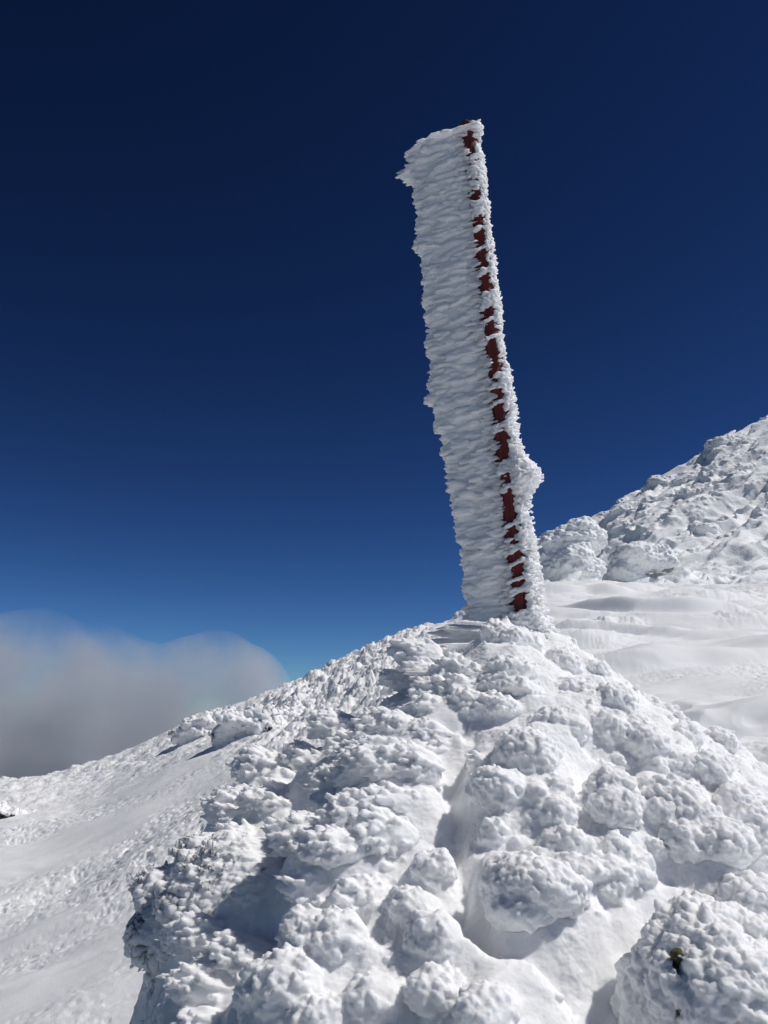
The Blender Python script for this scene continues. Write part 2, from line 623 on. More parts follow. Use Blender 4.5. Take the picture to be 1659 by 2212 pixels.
GULLIES = [  # bearings of the hollows between the stones, with width and depth in metres
    ([(655, 1690), (610, 1770), (590, 1870), (580, 1980), (560, 2080), (470, 2200)], .07, .09),
    ([(955, 1590), (975, 1690), (985, 1790), (1005, 1900), (1030, 1985)], .042, .045),
    ([(1290, 1640), (1250, 1660), (1230, 1680)], .05, .06),
    ([(1300, 2225), (1310, 2120), (1335, 2040), (1430, 1970), (1530, 1935)], .075, .09),
    ([(1100, 1870), (1010, 1985), (1080, 2050), (1200, 2050)], .055, .07),
    ([(640, 1940), (690, 1960), (760, 1990)], .04, .05),
    ([(1550, 1700), (1590, 1820), (1640, 1900)], .04, .05),
    ([(700, 1530), (800, 1535), (880, 1560)], .05, .05),
]
_gl = []
for pts, wd, dp in GULLIES:
    pp = [hit(u, v, cairn_raw) for u, v in pts]
    pp = [a for a in pp if a is not None]
    dense = []
    for a, b2 in zip(pp[:-1], pp[1:]):
        for k in np.linspace(0, 1, 12):
            dense.append(a[:2] * (1 - k) + b2[:2] * k)
    _gl.append((np.array(dense), wd, dp))


def cairn_z(x, y):
    z = cairn_raw(x, y)
    sh = np.shape(x)
    xf, yf = np.ravel(x), np.ravel(y)
    for pts, wd, dp in _gl:
        dm = np.full(len(xf), 9.0)
        for a in pts:
            np.minimum(dm, np.hypot(xf - a[0], yf - a[1]), out=dm)
        z = z - (dp * np.exp(-(dm / wd) ** 2)).reshape(sh)
    return z


cx = np.linspace(-1.5, 2.9, 300)
cy = np.linspace(.2, 5.8, 376)
XX, YY = np.meshgrid(cx, cy, indexing='ij')
ZZ = cairn_z(XX, YY)
P2 = np.stack([XX.ravel(), YY.ravel(), ZZ.ravel()], 1)
ZZ = ZZ + (.045 * fbm(P2 * 3.2, 3) + .030 * fbm(P2 * [6, 8, 11], 3)).reshape(ZZ.shape)

# the big stones under the crust swell out of the cone and leave creases where they meet
MASSES = [(830, 1655, 150, 85), (735, 1815, 165, 78), (1140, 1650, 115, 95), (1325, 1735, 100, 85), (1490, 1775, 150, 85), (1155, 1915, 130, 78),
          (640, 2085, 130, 110), (865, 2015, 150, 75), (1050, 2130, 150, 80), (545, 1720, 95, 60), (1100, 1440, 125, 55), (1290, 1540, 115, 55),
          (1110, 1545, 95, 40), (1440, 1610, 90, 50), (930, 1560, 80, 50), (1560, 1690, 90, 60), (1240, 1830, 75, 45), (700, 1640, 70, 50), (800, 2150, 110, 60),
          (930, 1880, 60, 45), (1640, 1800, 80, 80), (880, 1740, 90, 45)]
_bump = np.zeros_like(ZZ)
for u, v, ru, rv in MASSES:
    c0 = hit(u, v, cairn_raw)
    if c0 is None:
        continue
    ds = math.hypot(c0[1], c0[2])
    a_, b_ = ru / FPX * ds * 1.08, rv / FPX * ds * 1.5
    wx = .03 * fbm(P2 * 5 + u, 2).reshape(ZZ.shape)
    d2 = ((XX - c0[0] + wx) / a_) ** 2 + ((YY - c0[1] + wx) / b_) ** 2
    np.maximum(_bump, .50 * min(a_, b_) * np.sqrt(np.clip(1 - d2, 0, 1)), out=_bump)
ZZ = ZZ + _bump - .035


def cairn_top(x, y):
    """height of the finished core by lookup"""
    i = np.clip(np.round((np.asarray(x) + 1.5) / (4.4 / 299)).astype(int), 0, 299)
    j = np.clip(np.round((np.asarray(y) - .2) / (5.6 / 375)).astype(int), 0, 375)
    return ZZ[i, j]


def core_soup():
    """the near part of the pile as a thick shell, to be overgrown with rime"""
    S = Soup()
    i0, i1 = np.searchsorted(cx, [-1.08, 1.78])
    j0, j1 = np.searchsorted(cy, [1.50, 4.25])
    X1, Y1, Z1 = XX[i0:i1, j0:j1], YY[i0:i1, j0:j1], ZZ[i0:i1, j0:j1]
    top = np.stack([X1, Y1, Z1], -1).reshape(-1, 3)
    bot = np.stack([X1, Y1, Z1 - .22], -1).reshape(-1, 3)
    n1, n2 = X1.shape
    idx = np.arange(n1 * n2).reshape(n1, n2)
    qa = np.stack([idx[:-1, :-1], idx[1:, :-1], idx[1:, 1:], idx[:-1, 1:]], -1).reshape(-1, 4)
    ring = np.concatenate([idx[:, 0], idx[-1, 1:], idx[-2::-1, -1], idx[0, -2:0:-1]])
    rn = np.roll(ring, -1)
    off = n1 * n2
    side = np.stack([ring, ring + off, rn + off, rn], -1)
    quads = np.concatenate([qa, qa[:, ::-1] + off, side])
    tri = np.concatenate([quads[:, [0, 1, 2]], quads[:, [0, 2, 3]]])
    S.add(np.concatenate([top, bot]), tri)
    return S


# bearings of the rime masses: u, v, half width, half height, (knob size, smoothness)
LUMPS = [
    (1110, 1381, 70, 30), (1213, 1430, 48, 42), (1100, 1440, 55, 26), (1017, 1449, 30, 20), (953, 1498, 58, 38),
    (1100, 1481, 78, 24), (1237, 1489, 62, 30), (1330, 1503, 52, 32), (1075, 1523, 62, 28), (1208, 1562, 76, 40),
    (1321, 1567, 44, 42), (1139, 1626, 76, 58), (929, 1601, 32, 34), (742, 1601, 36, 26), (723, 1685, 44, 36),
    (816, 1587, 38, 22), (723, 1562, 56, 30), (821, 1552, 42, 24), (644, 1640, 38, 40), (1076, 1699, 72, 46),
    (1340, 1645, 36, 28), (1394, 1591, 46, 38), (1210, 1700, 30, 30), (1160, 1712, 26, 30), (1198, 1753, 56, 40),
    (1076, 1800, 30, 40), (708, 1734, 40, 22), (1404, 1603, 50, 34), (1481, 1588, 40, 34), (1535, 1657, 54, 40),
    (1477, 1654, 30, 34), (1423, 1650, 30, 22), (1346, 1700, 36, 26), (1233, 1820, 50, 32), (1338, 1840, 38, 38),
    (1365, 1886, 50, 24), (1396, 1863, 22, 16), (1249, 1874, 60, 30), (1121, 1828, 26, 26), (1600, 1740, 48, 56),
    (1640, 1790, 50, 60), (1680, 1860, 50, 50), (940, 1873, 44, 34), (564, 1652, 60, 36), (505, 1735, 60, 38),
    (597, 1706, 40, 20), (647, 2028, 36, 50), (723, 2024, 60, 54), (794, 1936, 80, 36), (681, 1915, 58, 28),
    (614, 2128, 80, 66), (806, 2158, 60, 46), (898, 1961, 60, 36), (710, 2200, 80, 40), (860, 1730, 60, 30),
    (905, 1400, 55, 26), (860, 1465, 40, 14), (930, 1440, 60, 22), (1060, 2180, 90, 50), (950, 2140, 80, 45),
    (520, 2070, 55, 45), (550, 1930, 36, 40), (440, 2020, 60, 36), (560, 2150, 46, 46),
]
ROT_L = np.array([-.88, -.42, .14])
ROT_R = np.array([-.50, -.84, .16])


def wind_at(x):
    k = sstep(.25, .75, np.asarray(x, float))
    return unit(ROT_L * (1 - k)[..., None] + ROT_R * k[..., None]) if np.ndim(x) else unit(ROT_L * (1 - k) + ROT_R * k)


def add_lump(S, u, v, ru, rv, kr=1.0, depth=1.0, push=.13, dens=1.0, **kw):
    p = hit(u, v, cairn_top)
    if p is None:
        p = at(u, v, 3.4)
    dist = math.hypot(p[1], p[2])
    a, b2 = ru / FPX * dist, rv / FPX * dist
    w = wind_at(p[0] + .4 * (1 - float(sstep(2.15, 2.85, p[1]))))
    k = float(knobby(p[0], p[1]))
    kr = kr * (.0105 + .0010 * k)
    out = unit(np.array([p[0] - SUM[0], p[1] - SUM[1], .9]))
    c = p - out * min(a, b2) * (.45 - push)
    rad = (max(a * .9, b2) * depth * .95, a * .9, b2)
    if p[0] < .3:
        rad = (a, b2 * 1.1 * depth, b2)
    area = 2 * (rad[0] * rad[1] + rad[1] * rad[2] + rad[0] * rad[2]) * 2.1
    n = int(dens * area / (kr * 1.95) ** 2 / 1.15)
    o = dict(relief=.80 - .10 * k, tips=7)
    o.update(kw)
    lump(S, c, rad, w, n, kr, k=k, **o)
    return p


S = core_soup()
for (u, v, ru, rv) in LUMPS:
    add_lump(S, u, v, ru, rv)
# small masses between the large ones
m = 900
th = rng.uniform(0, 2 * math.pi, m)
rr = np.sqrt(rng.random(m)) * 1.75
fx, fy = SUM[0] + np.cos(th) * rr, SUM[1] + np.sin(th) * rr
fg = np.zeros(m)
for pts, wd, dp in _gl:
    for a in pts:
        fg = np.maximum(fg, np.exp(-(np.hypot(fx - a[0], fy - a[1]) / (wd * 1.25)) ** 2))
bare = fbm(np.stack([fx, fy, 0 * fx], 1) * 3.1 + 5.5, 2)
keep = (fg < .25) & (bare > -.22) & (fy < 3.9) & (fy > 1.4) & (fx > -.72) & (cairn_top(fx, fy) > -.75)
for x0, y0 in zip(fx[keep][:150], fy[keep][:150]):
    k0 = float(knobby(x0, y0))
    sz = .022 + .045 * rng.random() ** 1.7
    c0 = np.array([x0, y0, float(cairn_top(x0, y0)) - sz * .25])
    lump(S, c0, (sz * (1.5 - .5 * k0), sz, sz * (.7 + .2 * k0)), wind_at(x0), int(9 * (sz / .0205) ** 2), .0105, k=k0, relief=.8, tips=6)
# scattered small knobs of rime over the rest of the pile, leaving the drifted hollows smooth
m = 4000
th = rng.uniform(0, 2 * math.pi, m)
rr = np.sqrt(rng.random(m)) * 2.0
px, py = SUM[0] + np.cos(th) * rr, SUM[1] + np.sin(th) * rr
gm = np.zeros(m)
for pts, wd, dp in _gl:
    for a in pts:
        gm = np.maximum(gm, np.exp(-(np.hypot(px - a[0], py - a[1]) / (wd * 1.1)) ** 2))
keep = (gm < .3) & (fbm(np.stack([px, py, 0 * px], 1) * 4.2, 2) > -.12) & (px > -.75) & (py > 1.5) & (cairn_top(px, py) > -.8)
px, py = px[keep], py[keep]
pz = cairn_top(px, py)
c = np.stack([px, py, pz], 1)
w = wind_at(px)
d = unit(w + unit(np.stack([px - SUM[0], py - SUM[1], 1 + 0 * px], 1)) * .5 + rng.normal(size=c.shape) * .15)
r = .0085 * (.6 + .9 * rng.random(len(c)))
S.ellipsoids(c - d * (r * 1.8)[:, None], d, r * 2.6, r, r * .8)
for _ in range(4):
    o2 = unit(rng.normal(size=c.shape)) * (r * .9 * rng.random(len(c)) ** .5)[:, None]
    S.ellipsoids(c + d * (r * .2)[:, None] + o2, unit(d + o2 / r[:, None] * .5), r * .7, r * .4, r * .4)
# long flat blades of rime that stick out to the left under the pole
for (u, v, ln, y) in [(862, 1453, .13, 3.35), (905, 1432, .16, 3.40), (935, 1405, .17, 3.48), (955, 1380, .18, 3.55),
                      (900, 1468, .14, 3.25), (985, 1362, .17, 3.5), (930, 1480, .12, 3.2), (965, 1425, .15, 3.38)]:
    p = at(u, v, y)
    for k in range(12):
        pp = p + np.array([.05 + rng.uniform(0, .1), rng.uniform(-.05, .10), rng.normal() * .013])
        S.ellipsoids(pp[None], np.array([[-1, -.12 + rng.normal() * .05, .02 + rng.normal() * .03]]), ln * rng.uniform(.35, .9), rng.uniform(.007, .014), rng.uniform(.004, .008), sub=2)

CAIRN = empty('cairn', (SUM[0], SUM[1], ground_base(SUM[0], SUM[1])))
tag(CAIRN, 'conical stone pile crusted with knobbly white rime, carrying the leaning pole on its top', 'cairn')


def finish(S, name, parent, voxel=.0032, amp=.9, mat=RIME, smooth=1):
    p, q = S.skin(voxel, smooth, .0035)
    p = roughen(p, q, amp)
    return make_mesh(name, p, q, mat, parent)


# the whole pile, smooth with drifted snow, a little below the overgrown part
n1, n2 = XX.shape
idx = np.arange(n1 * n2).reshape(n1, n2)
qa = np.stack([idx[:-1, :-1], idx[1:, :-1], idx[1:, 1:], idx[:-1, 1:]], -1).reshape(-1, 4)
make_mesh('snow_base', np.stack([XX, YY, np.maximum(ZZ - .02, -5)], -1).reshape(-1, 3), qa, SNOW, CAIRN)
# keep only the outer skin
p, q = S.skin(.0032, 1, .0035)
print('cairn skin', len(p), time.time() - T0)
ok = (p[:, 2] > ground_base(p[:, 0], p[:, 1]) - .15) & (p[:, 2] > cairn_top(p[:, 0], p[:, 1]) - .09)
fk = ok[q].all(1)
used = np.zeros(len(p), bool)
used[q[fk].ravel()] = True
remap = np.cumsum(used) - 1
p, q = p[used], remap[q[fk]].astype(np.int32)
gm = np.zeros(len(p))
for pts, wd, dp in _gl:
    for a in pts[::3]:
        gm = np.maximum(gm, np.exp(-(np.hypot(p[:, 0] - a[0], p[:, 1] - a[1]) / (wd * 1.2)) ** 2))
patch = sstep(-.35, .05, fbm(p * 4.0 + 2.2, 2))
p = roughen(p, q, (1 - .55 * gm) * (.5 + .45 * patch))
make_mesh('rime_crust', p, q, RIME, CAIRN)
print('cairn', len(p), time.time() - T0)


def clump(parts, label=None, kr=1.0, name='rime_clump', push=.26, **kw):
    S = Soup()
    for a in parts:
        add_lump(S, *a, kr=kr, push=push, **kw)
    o = finish(S, name, CAIRN)
    if label:
        o['label'] = label
    return o


clump([(1152, 1913, 112, 58), (1090, 1890, 50, 40), (1215, 1925, 60, 42), (1120, 1965, 70, 40)],
      'overhanging ledge of knobbly rime with a dark shadow under it', push=.35)
clump([(1326, 1715, 64, 56), (1330, 1745, 60, 44)], 'rounded knobbly rime clump facing the camera')
clump([(1443, 1727, 86, 50), (1500, 1770, 70, 50), (1481, 1816, 58, 46), (1559, 1820, 76, 52)], 'long sloping rime mass on the sunny right flank')
clump([(855, 1645, 96, 46), (800, 1670, 70, 40), (900, 1660, 50, 45), (780, 1640, 50, 24)], 'feathery rime clump with long blades pointing left')
clump([(668, 1806, 80, 42), (794, 1760, 84, 46), (836, 1806, 80, 44), (730, 1830, 80, 36)], 'broad rime clump with a smooth snow top and pointed left end', push=.2)
clump([(930, 1590, 30, 36)], 'small upright rime tuft beside the snowy gully')
print('clumps', time.time() - T0)

# ------------------------------------------------------------------ boulders leaning on the cairn
def boulder(name, label, c, rad, lumps, kr, w, stones=(), knob=1.0, voxel=.0036, n=900, amp=1.0, cat='boulder', frost=None, smooth=1, close=.005, style=dict(k=1.0, spread=1.1, relief=.5)):
    """c, rad in metres; lumps = extra swellings as offsets (dx, dy, dz, size)"""
    base = np.array(c, float) - [0, 0, rad[2]]
    E = empty(name, base)
    tag(E, label, cat)
    S = Soup()
    lump(S, c, (rad[0], rad[1], rad[2]), w, n, kr, cover=-.6, **style)
    for (dx, dy, dz, s, k) in lumps:
        lump(S, np.array(c) + [dx, dy, dz], (s, s * .8, s * .75), w, k, kr, cover=-.5, **style)
    p, q = S.skin(voxel, smooth, close)
    big = fbm(p * 6 + np.array(c, np.float32), 3)
    p = p + normals(p, q) * (.028 * big)[:, None]
    p = roughen(p.astype(np.float32), q, amp, **(frost or {}))
    if style['k'] > .5:
        p = roughen(p, q, .8, cell=.010)
    holes = []
    for (u, v, sx, sz) in stones:
        holes.append((u, v, sx, sz))
    if holes:
        # bearings of the bare patches: the crust is missing there and the stone shows
        t = np.stack([p[:, 0], p[:, 1] * CP + p[:, 2] * SP, -p[:, 1] * SP + p[:, 2] * CP], 1)
        pu, pv = CX + FPX * t[:, 0] / t[:, 1], CY - FPX * t[:, 2] / t[:, 1]
        nn = normals(p, q)
        spots = []
        for (u, v, sx, sz) in holes:
            depth = t[:, 1]
            c_ = (np.hypot(pu - u, pv - v) < 9) & (nn[:, 1] < .3)
            d0 = np.percentile(depth[c_], 5) if c_.any() else 0
            front = (nn[:, 1] < .4) & (np.abs(depth - d0) < .07)
            e = np.hypot((pu - u) / (sx * 1.25), (pv - v) / (sz * 1.25)) + .45 * fbm(p * 70, 3)
            spots.append(p[c_ & front].mean(0))
            p = p + np.array([0, .045, -.012]) * (np.where(front, 1 - sstep(.85, 1.15, e), 0))[:, None]
    o = make_mesh('rime_crust', p, q, RIME, E)
    for (u, v, sx, sz), m in zip(holes, spots if holes else []):
        S2 = Soup()
        r1 = sx / FPX * m[1] * 1.5
        r2 = sz / FPX * m[1] * 1.5
        mm = m + [0, .012 + r1 * .9, -.002]
        S2.ellipsoids(mm[None], np.array([[1.0, .2, 0]]), r1, r1 * .9, r2, sub=3)
        pp, qq = S2.skin(.004, 1)
        pp = pp + normals(pp, qq) * (.012 * fbm(pp * 40, 3))[:, None]
        so = make_mesh('bare_stone', pp, qq, ROCK, E)
        so['label'] = 'dark olive lichened stone showing through the frost'
    return E


c = at(1530, 2120, 2.02) + np.array([.05, .10, -.06])
boulder('frosted_boulder', 'rounded frosted boulder with a dark lichened patch of bare stone', c, (.20, .20, .19),
        [(-.06, -.02, -.10, .12, 0), (.10, .04, .02, .16, 0), (.16, 0, -.12, .15, 0)], .0078, (-.35, -.85, .35),
        stones=[(1468, 2083, 9, 15), (1471, 2192, 7, 5)], n=0, amp=1.9, close=.004, frost=dict(cell=.021), style=dict(k=1.0, spread=.9, relief=.7, tips=0))
c = at(1625, 1985, 2.35) + np.array([.03, .05, -.02])
boulder('frosted_boulder', 'shaded frosted boulder behind the one with the bare patch', c, (.15, .12, .10),
        [(-.05, 0, -.04, .08, 250)], .014, (-.45, -.8, .3), n=200, style=dict(k=1.0, spread=1.1, relief=.4))
c = at(455, 1985, 2.75)
boulder('frosted_boulder', 'tall shaded boulder with ragged rime layers pointing left over the open slope', c + np.array([.045, .10, -.05]), (.22, .20, .27),
        [(-.08, .10, .17, .11, 600), (-.19, .10, .08, .12, 700), (-.16, .0, -.03, .12, 700), (-.06, -.06, -.17, .13, 700),
         (.06, -.06, .14, .09, 500), (.12, -.13, .02, .12, 600), (.08, -.12, -.12, .13, 600), (-.06, -.02, .03, .13, 600),
         (.02, -.08, -.33, .12, 500), (.10, -.02, -.3, .17, 500)],
        .0085, (-.92, -.30, .12), n=1900, stones=[(470, 2150, 9, 5)], amp=1.5, style=dict(k=0.1, spread=.25, relief=.6, tips=5))
print('boulders', time.time() - T0)

# ------------------------------------------------------------------ the marker pole
BASE = at(1126, 1345, 3.55)
TOP = at(1012, 275, 3.50)
AX = unit(TOP - BASE)
LEN = np.linalg.norm(TOP - BASE)
W = unit(np.array([-.95, .27, -.05]))
W = unit(W - AX * (W @ AX))
FN = unit(np.cross(W, AX))
if FN[1] > 0:
    FN = -FN                      # towards the camera side


def v2s(v):
    """height on the pole for a bearing v"""
    best = np.linspace(-.1, 1.05, 800)
    q = BASE + (TOP - BASE) * best[:, None]
    vv = CY - FPX * (-q[:, 1] * SP + q[:, 2] * CP) / (q[:, 1] * CP + q[:, 2] * SP)
    return np.interp(-np.asarray(v, float), -vv, best * LEN)


def pp(s, a, b):
    """s along the pole, a into the wind, b towards the camera"""
    s, a, b = np.broadcast_arrays(np.asarray(s, float), a, b)
    return BASE + AX * s[..., None] + W * a[..., None] + FN * b[..., None]


POLE = empty('marker_pole', BASE - AX * .35)
tag(POLE, 'leaning red wooden pole with a thick white flag of rime blown out on its left', 'pole')
PR = .045


def post_r(s):
    return .046 - .009 * np.clip(np.asarray(s) / LEN, 0, 1)


S = Soup()
ns, nt_ = 260, 48
ss = np.linspace(-.35, LEN + .012, ns)
an = np.linspace(0, 2 * math.pi, nt_, endpoint=False)
SG, AG = np.meshgrid(ss, an, indexing='ij')
chk = .0016 * fbm(np.stack([np.cos(AG).ravel() * 5, np.sin(AG).ravel() * 5, SG.ravel() * .8], 1), 3).reshape(SG.shape)
rad = post_r(SG) * (1 + .02 * np.sin(SG * 2.3)) + chk
topcut = .012 * fbm(np.stack([np.cos(AG).ravel() * 2.5, np.sin(AG).ravel() * 2.5, 0 * AG.ravel()], 1) + 3, 2).reshape(SG.shape) * (SG > LEN - .02)
vv = pp(SG + topcut, np.cos(AG) * rad, np.sin(AG) * rad).reshape(-1, 3)
idx = np.arange(ns * nt_).reshape(ns, nt_)
nx = np.roll(idx, -1, axis=1)
q = np.stack([idx[:-1], nx[:-1], nx[1:], idx[1:]], -1).reshape(-1, 4)
vv = np.concatenate([vv, [pp(LEN + .016, 0., 0.)], [pp(-.35, 0., 0.)]])
c1 = np.stack([idx[-1], nx[-1], np.full(nt_, ns * nt_)], -1)
c2 = np.stack([nx[0], idx[0], np.full(nt_, ns * nt_ + 1)], -1)
make_mesh('wooden_post', vv, [q, c1, c2], WOOD, POLE)

# how far the flag reaches into the wind, by bearing
_lv = [262, 312, 345, 362, 420, 500, 560, 650, 720, 800, 845, 860, 1000, 1080, 1180, 1290, 1330, 1420]
_ll = [.20, .285, .325, .285, .285, .285, .275, .28, .275, .285, .295, .275, .245, .235, .215, .21, .22, .26]
_ll = list(np.array(_ll) - .018 * np.clip(1 - (np.array(_lv) - 262) / 1080, 0, 1))
_ls = v2s(_lv)


def flag_len(s):
    return np.interp(-np.asarray(s), -_ls, _ll)


S = Soup()
# the solid body of the flag
ns, nt_ = 420, 40
ss = np.linspace(-.10, LEN - .02, ns)
an = np.linspace(0, 2 * math.pi, nt_, endpoint=False)
SG, AG = np.meshgrid(ss, an, indexing='ij')
lf = flag_len(SG) - .020
mid, hl = (lf + .030) / 2, (lf - .030) / 2
ca, sa = np.cos(AG), np.sin(AG)
A = mid + hl * np.sign(ca) * np.abs(ca) ** .55
wob = fbm(np.stack([(A * 8).ravel(), (SG * 22 + A * 3).ravel(), (sa * 2).ravel()], 1), 4, .6).reshape(SG.shape)
th_ = (.040 + .014 * np.sin(math.pi * np.clip(A / .3, 0, 1)) + .013 * wob + .016 * fbm(np.stack([(A * 5).ravel(), (SG * 6 + A * 1.5).ravel(), (sa * 2).ravel()], 1) + 7, 2).reshape(SG.shape))
Bv = th_ * np.sign(sa) * np.abs(sa) ** .6
slope = -.0 * A
vv = pp(SG - np.where(SG > LEN - .06, .10 * A, 0), A, Bv).reshape(-1, 3)
idx = np.arange(ns * nt_).reshape(ns, nt_)
nx = np.roll(idx, -1, axis=1)
q = np.stack([idx[:-1], nx[:-1], nx[1:], idx[1:]], -1).reshape(-1, 4)
tri = np.concatenate([q[:, [0, 1, 2]], q[:, [0, 2, 3]]])
vv = np.concatenate([vv, [vv[idx[-1]].mean(0)], [vv[idx[0]].mean(0)]])
c1 = np.stack([idx[-1], nx[-1], np.full(nt_, ns * nt_)], -1)
c2 = np.stack([nx[0], idx[0], np.full(nt_, ns * nt_ + 1)], -1)
S.add(vv, np.concatenate([tri, c1, c2]))


def blades(S, s, a, b, ln, hw, ht, da=0.0, db=0.0, jit=.05, root=False, taper=.35):
    """feathers along the wind: centre (s,a,b), half length, half width (b), half height (s)"""
    n = len(s)
    d = W + AX * (da + rng.normal(size=n) * jit)[:, None] + FN * (db + rng.normal(size=n) * jit)[:, None]
    S.ellipsoids(pp(s, a, b), d, ln, hw, ht, sub=2, up=AX, taper=taper)


# feathers on the two faces
for side in (1, -1):
    n = 420 if side == 1 else 200
    s = rng.uniform(-.1, LEN - .03, n)
    fl = flag_len(s)
    a = .03 + (fl - .05) * rng.random(n) ** .9
    b = side * (.041 + .012 * np.sin(math.pi * np.clip(a / .3, 0, 1)) + rng.normal(size=n) * .004)
    ln = rng.uniform(.018, .050, n)
    a = np.maximum(a, ln + .020)
    ln = np.minimum(ln, np.maximum(fl - a + .012, .015))
    blades(S, s, a, b, ln, rng.uniform(.004, .010, n), .005 + .011 * rng.random(n) ** 2, da=-.06, db=side * .10, taper=-.3, jit=.09)
# the ragged windward edge
n = 1500
s = rng.uniform(-.12, LEN - .05, n)
fl = flag_len(s) + .017 * fbm(np.stack([s * 11, 0 * s, 0 * s], 1), 4, .7)
blades(S, s, fl - .045 + rng.normal(size=n) * .005, rng.uniform(-.042, .046, n), rng.uniform(.035, .055, n), rng.uniform(.006, .011, n),
       rng.uniform(.006, .011, n), taper=-.15, jit=.10)
n = 420
s = rng.uniform(-.1, LEN - .08, n)
fl = flag_len(s) + .017 * fbm(np.stack([s * 11, 0 * s, 0 * s], 1), 4, .7)
blades(S, s, fl - .02, rng.uniform(-.04, .045, n), rng.uniform(.015, .032, n), rng.uniform(.003, .006, n), rng.uniform(.003, .006, n), taper=.3, jit=.16)
# odd tips that stand proud
for (v, ex) in [(347, .060), (352, .045), (500, .025), (507, .035), (632, .018), (724, .018), (842, .025), (848, .030)]:
    s0 = float(v2s(v))
    n = 9
    s = s0 + rng.normal(size=n) * .010
    blades(S, s, flag_len(s) - .03 + ex * .55 * rng.random(n), rng.uniform(-.02, .04, n), np.full(n, .038 + ex * .35), np.full(n, .010), np.full(n, .009), jit=.10, da=-.1)
# sloping cap at the very top
n = 260
a = rng.uniform(-.035, .27, n)
s = LEN - .035 - .22 * np.maximum(a - .06, 0) + rng.normal(size=n) * .006
blades(S, s, a, rng.uniform(-.045, .05, n), rng.uniform(.02, .045, n), rng.uniform(.006, .011, n), rng.uniform(.006, .012, n), da=-.10)
# comb of thin teeth reaching across the bare wood
n = 640
s = rng.uniform(.0, LEN - .06, n)
clus = .5 + .5 * np.sin(s * 70 + 3 * perlin(np.stack([s * 9, 0 * s, 0 * s], 1)))
reach = .018 - .036 * clus * rng.random(n) ** 2
ln = rng.uniform(.018, .034, n)
blades(S, s, reach + ln, .046 + .006 * rng.random(n), ln, rng.uniform(.0028, .005, n), rng.uniform(.0026, .0048, n), da=-.08, db=.12, taper=-.5)
p, q = S.skin(.0034, 2)
p = roughen(p, q, .85, cell=.019, w=unit(W - .14 * AX), long=2.6)
make_mesh('rime_flag', p, q, ICE, POLE)
print('flag', len(p), time.time() - T0)

# crust on the sunny side of the post, with ledges that bridge the wood
S = Soup()
_cv2 = [262, 280, 290, 330, 345, 400, 465, 480, 560, 585, 600, 660, 700, 715, 735, 785, 800, 860, 900, 960, 1000, 1030, 1050, 1060, 1100, 1150, 1250, 1300, 1340, 1380]
_ce = [.012, .018, .003, .002, .006, .008, .006, .005, .011, .010, .006, .013, .008, .003, .002, .008, .018, .024, .030, .026, .050, .096, .084, .045, .036, .042, .045, .050, .06, .09]
_cs = v2s(_cv2)


def crust_ext(s):
    return np.interp(-np.asarray(s), -_cs, _ce)


n = 3700
s = rng.uniform(-.12, LEN - .01, n)
s[3000:] = rng.uniform(float(v2s(1062)), float(v2s(1005)), 700)
ex = crust_ext(s)
ang = rng.uniform(math.pi * .70, math.pi * 1.4, n)          # round the lee side
ca, sa = np.cos(ang), np.sin(ang)
dep = rng.random(n) ** .7
rr = post_r(s) + ex * dep * np.clip(-ca, .25, 1)
thin = (fbm(np.stack([s * 11, ang * 1.3, 0 * s], 1), 2) > -.30) | (ex > .03)
keep = thin & ((sa < .90) | (rng.random(n) < .35))
s, ca, sa, rr, ex = s[keep], ca[keep], sa[keep], rr[keep], ex[keep]
n = len(s)
d = W * (ca * .8 - .1)[:, None] + FN * (sa * .9)[:, None] + AX * (.05 + .2 * rng.normal(size=n))[:, None]
kr = rng.uniform(.0045, .0085, n) * np.clip(.7 + ex * 12, .7, 1.35)
S.ellipsoids(pp(s, ca * rr, sa * rr), d, kr * 1.7, kr, kr)
for _ in range(2):
    S.ellipsoids(pp(s, ca * rr, sa * rr) + unit(d) * (kr * 1.5)[:, None] + rng.normal(size=(n, 3)) * (kr * .5)[:, None], d, kr * .9, kr * .5, kr * .5)
for (v, hgt) in [(278, .020), (345, .020), (372, .035), (400, .035), (447, .030), (460, .022), (494, .010), (537, .004), (588, .014), (640, .022), (656, .020),
                 (690, .010), (729, .004), (812, .010), (830, .018), (868, .009), (918, .020), (1000, .022), (1014, .014), (1048, .010),
                 (1127, .008), (1160, .012), (1180, .014), (1210, .010), (1244, .006), (1268, .018), (1330, .022), (1350, .03)]:
    s0 = float(v2s(v))
    n = int(25 + hgt * 2000)
    k = rng.random(n)                       # 0 on the lee side .. 1 at the flag
    ang = math.pi * (1.0 - .72 * k)
    tilt = -.035 * k ** 1.3                 # bridges droop towards the flag
    s = s0 + tilt + rng.normal(size=n) * hgt * .5
    ca, sa = np.cos(ang), np.sin(ang)
    rr = post_r(s) + .004 + .008 * rng.random(n)
    d = W * (.9 + 0 * ca)[:, None] + FN * (sa * .5 - .1)[:, None] - AX * (.18 + .1 * rng.normal(size=n))[:, None]
    S.ellipsoids(pp(s, ca * rr, sa * rr), d, rng.uniform(.009, .020, n), rng.uniform(.004, .007, n), rng.uniform(.003, .006, n), up=AX)
